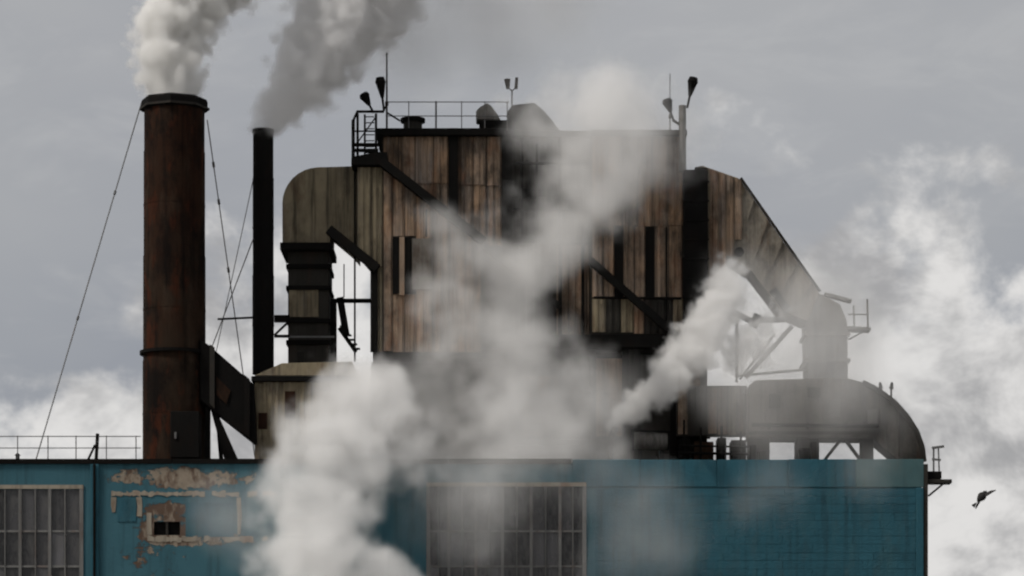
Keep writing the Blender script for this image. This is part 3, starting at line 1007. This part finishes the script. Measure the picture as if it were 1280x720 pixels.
for x0_, x1_, y0_, y1_ in ((962, 976, 492, 510), (1036, 1050, 500, 522), (1084, 1097, 512, 530), (1010, 1026, 484, 496)):
    box('patch_plate', x0_, x1_, y0_, y1_, 5.44, 5.598, M['grey_sheet'] if x0_ > 1030 else M['dark'], hd, bevel=0.01)
tube('side_pipe', P(940, 531, 5.35), P(1098, 533, 5.35), 0.09, M['black'], hd, 8)
for px in (960, 1008, 1056):
    box('pipe_clip', px, px + 3, 528, 536, 5.28, 5.478, M['dark'], hd)
# machinery in front of the tower foot
mc = empty('roof_machinery', P(890, 578, 7.5), 'dark brown ribbed machinery housing between tower foot and hood', 'machinery')
box('housing', 846, 934, 482, 545, 7.6, 9.2 - 1, M['dark'], mc, bevel=0.03)
x = 847.0
for wd in (13, 11, 14, 12, 13, 11, 12):
    sheet('housing_sheet', x, x + wd, 484, 543, 7.58, random.choice((M['tan'], M['dark'], M['tan'], M['olive'])), mc, ribs=1)
    x += wd
for a, b_, yt in ((848, 862, 548), (868, 892, 552), (897, 908, 547), (914, 933, 550)):
    box('machine_block', a, b_, yt, 582, 6.6, 8.0, M['black'] if a != 868 else M['stack'], mc, bevel=0.03)
for a_, b_, yt, mt in ((938, 945, 556, 'black'), (949, 958, 563, 'dark'), (1000, 1012, 560, 'black'), (1014, 1021, 552, 'dark')):
    box('machine_block', a_, b_, yt, 583, 4.6, 5.3, M[mt], mc, bevel=0.02)
for yy, r_ in ((566, .07), (557, .05)):
    tube('pipe_run', P(848, yy, 6.2), P(956, yy + 2, 6.2), r_, M['black'], mc, 8)
for px in (855, 876, 902, 926):
    tube('riser', P(px, 583, 6.3), P(px, 520 + (px * 7 % 23), 6.3), .06, M['black'], mc, 8)
tk = empty('drum_tank', P(813, 578, 6.5), 'dark horizontal drum lying on cradles where the white jet begins', 'drum')
bm = bmesh.new()
add_tube(bm, P(790, 551, 6.4), P(836, 551, 6.4), 0.46, 18)
finish('drum', bm, M['grey_sheet'], tk, True)
for px in (789, 834):
    tube('end_ring', P(px, 551, 6.4), P(px + 3, 551, 6.4), 0.52, M['black'], tk, 18)
for px in (797, 824):
    box('cradle', px, px + 6, 562, 583, 6.0, 6.8, M['black'], tk)
bar('top_rail', 788, 538, 838, 540, 6.0, 3, 0.1, M['black'], tk)
bar('guard_post', 789, 538, 789, 580, 6.0, 2.2, 0.1, M['black'], tk)
bar('guard_post', 837, 540, 837, 580, 6.0, 2.2, 0.1, M['black'], tk)
# nozzle of the jet
nz = empty('steam_nozzle', P(768, 578, 5.6), 'dark upright vent pipe at the foot of the white jet', 'vent pipe')
tube('pipe', P(764, 582, 5.6), P(764, 545, 5.6), 0.16, M['dark'], nz, 10)
tube('mouth', P(764, 545.5, 5.6), P(769, 534, 5.6), 0.17, M['dark'], nz, 10, r2=0.2)

# ------------------------------------------------------------------ bracket lamp at the right corner
lb = empty('corner_bracket', P(1160, 602, 0.5), 'dark bracket shelf with small lamps on the right corner of the teal wall', 'bracket')
box('shelf', 1160.2, 1190, 599, 604, 0.1, 0.9, M['dark'], lb, bevel=0.02)
box('shelf', 1156, 1177, 589, 598.5, 0.2, 0.8, M['black'], lb, bevel=0.02)
bar('brace', 1160.5, 620, 1180, 604, 0.5, 2.4, 0.1, M['dark'], lb)
bar('post', 1167, 589, 1167, 559, 0.5, 2.0, 0.08, M['rail'], lb)
bar('post', 1174, 589, 1173, 560, 0.5, 1.6, 0.08, M['rail'], lb)
bar('arm', 1165, 560, 1180, 558, 0.5, 3.0, 0.15, M['rail'], lb)
bar('arm', 1165, 574, 1176, 575, 0.5, 2.4, 0.12, M['rail'], lb)

# ------------------------------------------------------------------ bird
bd = bpy.data.objects.new('bird', None)
bc = P(1227, 621, -8)
u = Vector((11.5, 0, 11)) / S
bm = bmesh.new()
axis = Vector((0.66, 0.25, 0.72)).normalized()
side = axis.cross(Vector((0, 1, 0))).normalized()
third = axis.cross(side)
prof = [(-0.36, 0.0), (-0.30, 0.045), (-0.17, 0.10), (0.0, 0.145), (0.13, 0.13), (0.22, 0.085), (0.29, 0.085), (0.345, 0.065), (0.375, 0.03), (0.44, 0.0)]
rings = []
for s_, r in prof:
    cc = bc + axis * s_ * 0.95
    rings.append([bm.verts.new(cc + (side * math.cos(t) + third * math.sin(t) * 0.9) * max(r * 1.45, .004)) for t in [2 * math.pi * i / 10 for i in range(10)]])
for a, b_ in zip(rings[:-1], rings[1:]):
    for i in range(10):
        bm.faces.new((a[i], a[(i + 1) % 10], b_[(i + 1) % 10], b_[i]))
bird = finish('bird', bm, M['bird'], None, True)
tag(bird, 'dark bird flying in the pale sky right of the teal wall', 'bird')


def wing(tipv, back, name):
    bm = bmesh.new()
    r0 = bc + axis * 0.16 + third * 0
    r1 = bc - axis * 0.10
    m0 = r0 + tipv * 0.5 + axis * 0.05
    m1 = r1 + tipv * 0.5 + back * 0.3
    t0 = r0 + tipv + back * 0.6
    up = (r1 - r0).cross(tipv).normalized() * 0.018
    tri = [r0, m0, t0, m1, r1]
    a = [bm.verts.new(p + up) for p in tri]
    b_ = [bm.verts.new(p - up) for p in tri]
    bm.faces.new(a)
    bm.faces.new(list(reversed(b_)))
    for i in range(5):
        j = (i + 1) % 5
        bm.faces.new((a[j], a[i], b_[i], b_[j]))
    o = finish(name, bm, M['bird'], bird)
    return o


wing(Vector((0.52, -0.36, 0.24)), Vector((0.02, 0.05, -0.1)), 'wing')
wing(Vector((-0.26, 0.42, -0.58)), Vector((-0.1, 0.0, -0.12)), 'wing')
bm = bmesh.new()
tl = [bc - axis * 0.36, bc - axis * 0.66 + side * 0.10, bc - axis * 0.66 - side * 0.10]
a = [bm.verts.new(p + third * .012) for p in tl]
b_ = [bm.verts.new(p - third * .012) for p in tl]
bm.faces.new(a)
bm.faces.new(list(reversed(b_)))
for i in range(3):
    j = (i + 1) % 3
    bm.faces.new((a[j], a[i], b_[i], b_[j]))
finish('tail', bm, M['bird'], bird)


# ------------------------------------------------------------------ steam and smoke (real volumes)
def smoke_mat(name, col, aniso=0.0):
    m = bpy.data.materials.new(name)
    m.use_nodes = True
    t = NT(m.node_tree)
    m.node_tree.nodes.clear()
    o = t.n('ShaderNodeOutputMaterial')
    v = t.n('ShaderNodeVolumePrincipled')
    v.inputs['Color'].default_value = C(*col)
    v.inputs['Density'].default_value = 1.0
    v.inputs['Anisotropy'].default_value = aniso
    t.l(v.outputs[0], o.inputs['Volume'])
    return m


M['steam'] = smoke_mat('white_steam', (0.99, 0.987, 0.983))
M['steam_warm'] = smoke_mat('cream_steam', (0.994, 0.99, 0.98))
M['smoke'] = smoke_mat('grey_smoke', (0.994, 0.991, 0.991))
M['smoke_dark'] = smoke_mat('sooty_smoke', (0.70, 0.69, 0.685))


def plume(name, label, blobs, dens, mat, e0=0.22, e1=0.5, fb_amp=0.35, fb_scale=0.55, warp=0.8, warp_scale=0.22, billow=0.0, voxel=0.14, seed=0.0, ramp=0.0, contrast=0.0):
    """blobs: (px, row, depth, radius in px, weight). A voxel grid is filled from the soft union of
    the blobs, torn by turbulence."""
    bl = []
    for b in blobs:
        px, py, Y, r = b[:4]
        s_ = b[4] if len(b) > 4 else 1.0
        ry = b[5] if len(b) > 5 else 1.0
        k = (D + Y) / D / S
        bl.append((P(px, py, Y), r * k, s_, ry))
    base = bl[0][0].copy()
    lo = Vector((min(c[i] - r * (ry if i == 1 else 1) for c, r, s_, ry in bl) for i in range(3)))
    hi = Vector((max(c[i] + r * (ry if i == 1 else 1) for c, r, s_, ry in bl) for i in range(3)))
    lo -= base + Vector((1, 1, 1))
    hi -= base - Vector((1, 1, 1))
    gt = bpy.data.node_groups.new(name + '_density', 'GeometryNodeTree')
    gt.interface.new_socket('Geometry', in_out='INPUT', socket_type='NodeSocketGeometry')
    gt.interface.new_socket('Geometry', in_out='OUTPUT', socket_type='NodeSocketGeometry')
    t = NT(gt)
    gout = t.n('NodeGroupOutput')
    pos = t.n('GeometryNodeInputPosition').outputs[0]
    off = t.vmath('ADD', pos, (seed * 3.7 + 10, seed * 1.3, seed * 2.1))
    if warp > 0:
        wn = t.noise(off, warp_scale, 3.0, 0.55, out='Color')
        wv = t.vmath('SCALE', t.vmath('SUBTRACT', wn, (.5, .5, .5)), warp * 2)
        p2 = t.vmath('ADD', pos, wv)
    else:
        p2 = pos
    F = None
    for c, r, s_, ry in bl:
        dv = t.vmath('SUBTRACT', p2, tuple(c - base))
        if ry != 1.0:
            dv = t.vmath('MULTIPLY', dv, (1, 1 / ry, 1))
        ln = t.vmath('LENGTH', dv, out=1)
        v = t.math('MULTIPLY_ADD', ln, -s_ / r, s_)
        F = v if F is None else t.math('SMOOTH_MAX', F, v, 0.12)
    fn = t.noise(off, fb_scale, 5.0, 0.6)
    Dn = t.math('ADD', F, t.math('MULTIPLY', t.math('SUBTRACT', fn, 0.5), fb_amp * 2))
    if billow > 0:
        vn = t.n('ShaderNodeTexVoronoi', feature='SMOOTH_F1')
        t.l(t.vmath('ADD', off, t.vmath('SCALE', t.vmath('SUBTRACT', t.noise(off, fb_scale * 1.2, 4, .6, out='Color'), (.5, .5, .5)), 1.2)), vn.inputs['Vector'])
        vn.inputs['Scale'].default_value = fb_scale * 1.6
        vn.inputs['Smoothness'].default_value = 0.35
        Dn = t.math('ADD', Dn, t.math('MULTIPLY', t.math('SUBTRACT', 0.45, vn.outputs['Distance']), billow))
        v2 = t.n('ShaderNodeTexVoronoi', feature='F1')
        t.l(t.vmath('ADD', off, t.vmath('SCALE', t.vmath('SUBTRACT', t.noise(off, fb_scale * 3, 2, .6, out='Color'), (.5, .5, .5)), .5)), v2.inputs['Vector'])
        v2.inputs['Scale'].default_value = fb_scale * 4.2
        Dn = t.math('ADD', Dn, t.math('MULTIPLY', t.math('SUBTRACT', 0.45, v2.outputs['Distance']), billow * 0.22))
    de = t.remap(Dn, e0, e1, 0.0, 1.0, True)
    if contrast > 0:
        cn = t.noise(t.vmath('ADD', off, (31, 17, 5)), fb_scale * 0.8, 5.0, 0.55)
        de = t.math('MULTIPLY', de, t.remap(cn, 0.5 - 0.5 * (1.2 - contrast) * .3, 0.62, 1.0 - contrast, 1.0, True))
    de = t.math('MULTIPLY', de, dens)
    vc = t.n('GeometryNodeVolumeCube')
    t.l(de, vc.inputs['Density'])
    vc.inputs['Background'].default_value = 0.0
    vc.inputs['Min'].default_value = lo
    vc.inputs['Max'].default_value = hi
    for i, ax in enumerate('XYZ'):
        vc.inputs['Resolution ' + ax].default_value = max(8, int((hi - lo)[i] / voxel))
    sm = t.n('GeometryNodeSetMaterial')
    sm.inputs['Material'].default_value = mat
    t.l(vc.outputs[0], sm.inputs[0])
    t.l(sm.outputs[0], gout.inputs[0])
    bm = bmesh.new()
    bmesh.ops.create_cube(bm, size=0.5)
    me = bpy.data.meshes.new(name)
    bm.to_mesh(me)
    bm.free()
    me.materials.append(mat)
    ob = bpy.data.objects.new(name, me)
    COL.objects.link(ob)
    ob.location = base
    md = ob.modifiers.new('density', 'NODES')
    md.node_group = gt
    ob['kind'] = 'stuff'
    ob['label'] = label
    ob['category'] = 'steam' if 'steam' in name else 'smoke'
    return ob


# white plume of the wide chimney, leaning right as it rises
plume('steam_plume', 'dense white steam plume pouring from the wide rusty chimney',
      [(218, 122, 5, 46), (216, 100, 5, 54), (213, 70, 5, 62), (216, 38, 5.2, 70), (234, 5, 5.5, 80), (258, -30, 6, 84), (290, -65, 7, 90), (325, -105, 8, 96)],
      2.4, M['steam_warm'], e0=0.24, e1=0.42, fb_amp=0.34, fb_scale=0.7, warp=0.6, billow=0.5, voxel=0.12, seed=1)
plume('smoke_plume', 'grey smoke plume trailing right from the slim black chimney',
      [(333, 160, 8, 24), (345, 146, 8, 36), (362, 125, 8, 52), (382, 98, 8, 68), (406, 62, 8.5, 84), (428, 25, 9, 94), (454, -20, 9.5, 102), (490, -70, 10, 110)],
      1.5, M['smoke'], e0=0.22, e1=0.48, fb_amp=0.36, fb_scale=0.6, warp=0.9, billow=0.45, voxel=0.14, seed=2)
plume('steam_cloud', 'large white steam cloud billowing in front of the teal wall',
      [(415, 775, -4, 150), (400, 700, -4, 100), (400, 645, -3.5, 98), (432, 575, -2, 102), (450, 510, -1, 96), (476, 486, -1, 66), (360, 610, -3, 80, .85), (345, 690, -4, 70, .75), (482, 720, -5, 62, 1.1), (510, 570, -1, 75, .6), (385, 548, -2, 75, .75)],
      1.0, M['steam'], e0=0.22, e1=0.64, fb_amp=0.44, fb_scale=0.42, warp=1.1, billow=0.40, voxel=0.145, seed=3)
plume('steam_veil', 'torn steam veil drifting up the face of the tower',
      [(580, 610, 0.5, 130, .75), (640, 570, 2, 150, .85), (660, 500, 4, 150, .9), (635, 440, 5, 135, .9), (600, 385, 5.3, 115, .9), (590, 325, 5.5, 90, 1.0), (640, 335, 6, 100, 1.05), (690, 285, 6, 100, 1.05), (730, 240, 6.3, 105, 1.05), (760, 195, 6.5, 115, 1.1), (775, 160, 7, 115, 1.2), (765, 125, 8, 90, 1.15), (830, 200, 7, 95, .95), (695, 150, 7.5, 100, .95), (845, 165, 8, 70, .8), (725, 530, 3, 120, .8), (545, 545, 1.5, 100, .8), (550, 280, 6, 60, .7), (540, 450, 4, 70, .6)],
      0.50, M['steam'], e0=0.28, e1=0.95, fb_amp=0.80, fb_scale=0.38, warp=1.8, billow=0.3, voxel=0.19, seed=4.6)
plume('steam_jet', 'bright narrow steam jet shooting up right from the roof',
      [(770, 534, 5.6, 18), (784, 520, 5.6, 26), (802, 504, 5.6, 33), (822, 485, 5.6, 38), (842, 463, 5.6, 44), (864, 440, 5.8, 47), (882, 415, 6, 50), (896, 387, 6.3, 48), (906, 360, 6.6, 42), (914, 338, 7, 32, .7), (935, 430, 6.5, 65, .65), (960, 400, 7, 50, .5)],
      1.7, M['steam'], e0=0.25, e1=0.54, fb_amp=0.46, fb_scale=1.0, warp=0.7, warp_scale=0.4, billow=0.45, voxel=0.12, seed=5)
plume('steam_mist', 'thin grey mist hanging round the right-hand duct and hood',
      [(940, 470, 4.5, 110, .8), (1000, 440, 5, 120, .9), (1050, 420, 6, 100, .8), (1050, 490, 4.5, 110, .8), (960, 520, 4.4, 90, .8), (930, 370, 6, 80, .8), (1000, 380, 7, 80, .8), (1110, 520, 4.5, 70, .5)],
      0.28, M['steam'], e0=0.08, e1=0.9, fb_amp=0.34, fb_scale=0.3, warp=1.2, voxel=0.3, seed=6)
plume('steam_wisps', 'faint steam wisps drifting across the teal wall',
      [(800, 670, -2, 120, .7), (740, 610, -1, 90, .7), (300, 650, -2, 90, .75), (960, 610, -1, 80, .6), (1080, 590, -1, 70, .5), (590, 610, -2, 140, .75), (500, 560, -1, 110, .8), (660, 560, 0, 130, .9), (740, 500, 3, 110, .7), (540, 460, 3, 100, .7)],
      0.16, M['steam'], e0=0.10, e1=0.9, fb_amp=0.46, fb_scale=0.3, warp=1.2, voxel=0.3, seed=7)
plume('smoke_drift', 'faint high smoke drifting right above the tower',
      [(520, 40, 12, 110, .8), (600, 10, 13, 120, .9), (690, -20, 14, 130, .8), (520, 110, 12, 70, .5), (640, 70, 13, 80, .6)],
      0.13, M['smoke_dark'], e0=0.10, e1=0.9, fb_amp=0.5, fb_scale=0.22, warp=1.5, voxel=0.35, seed=8)
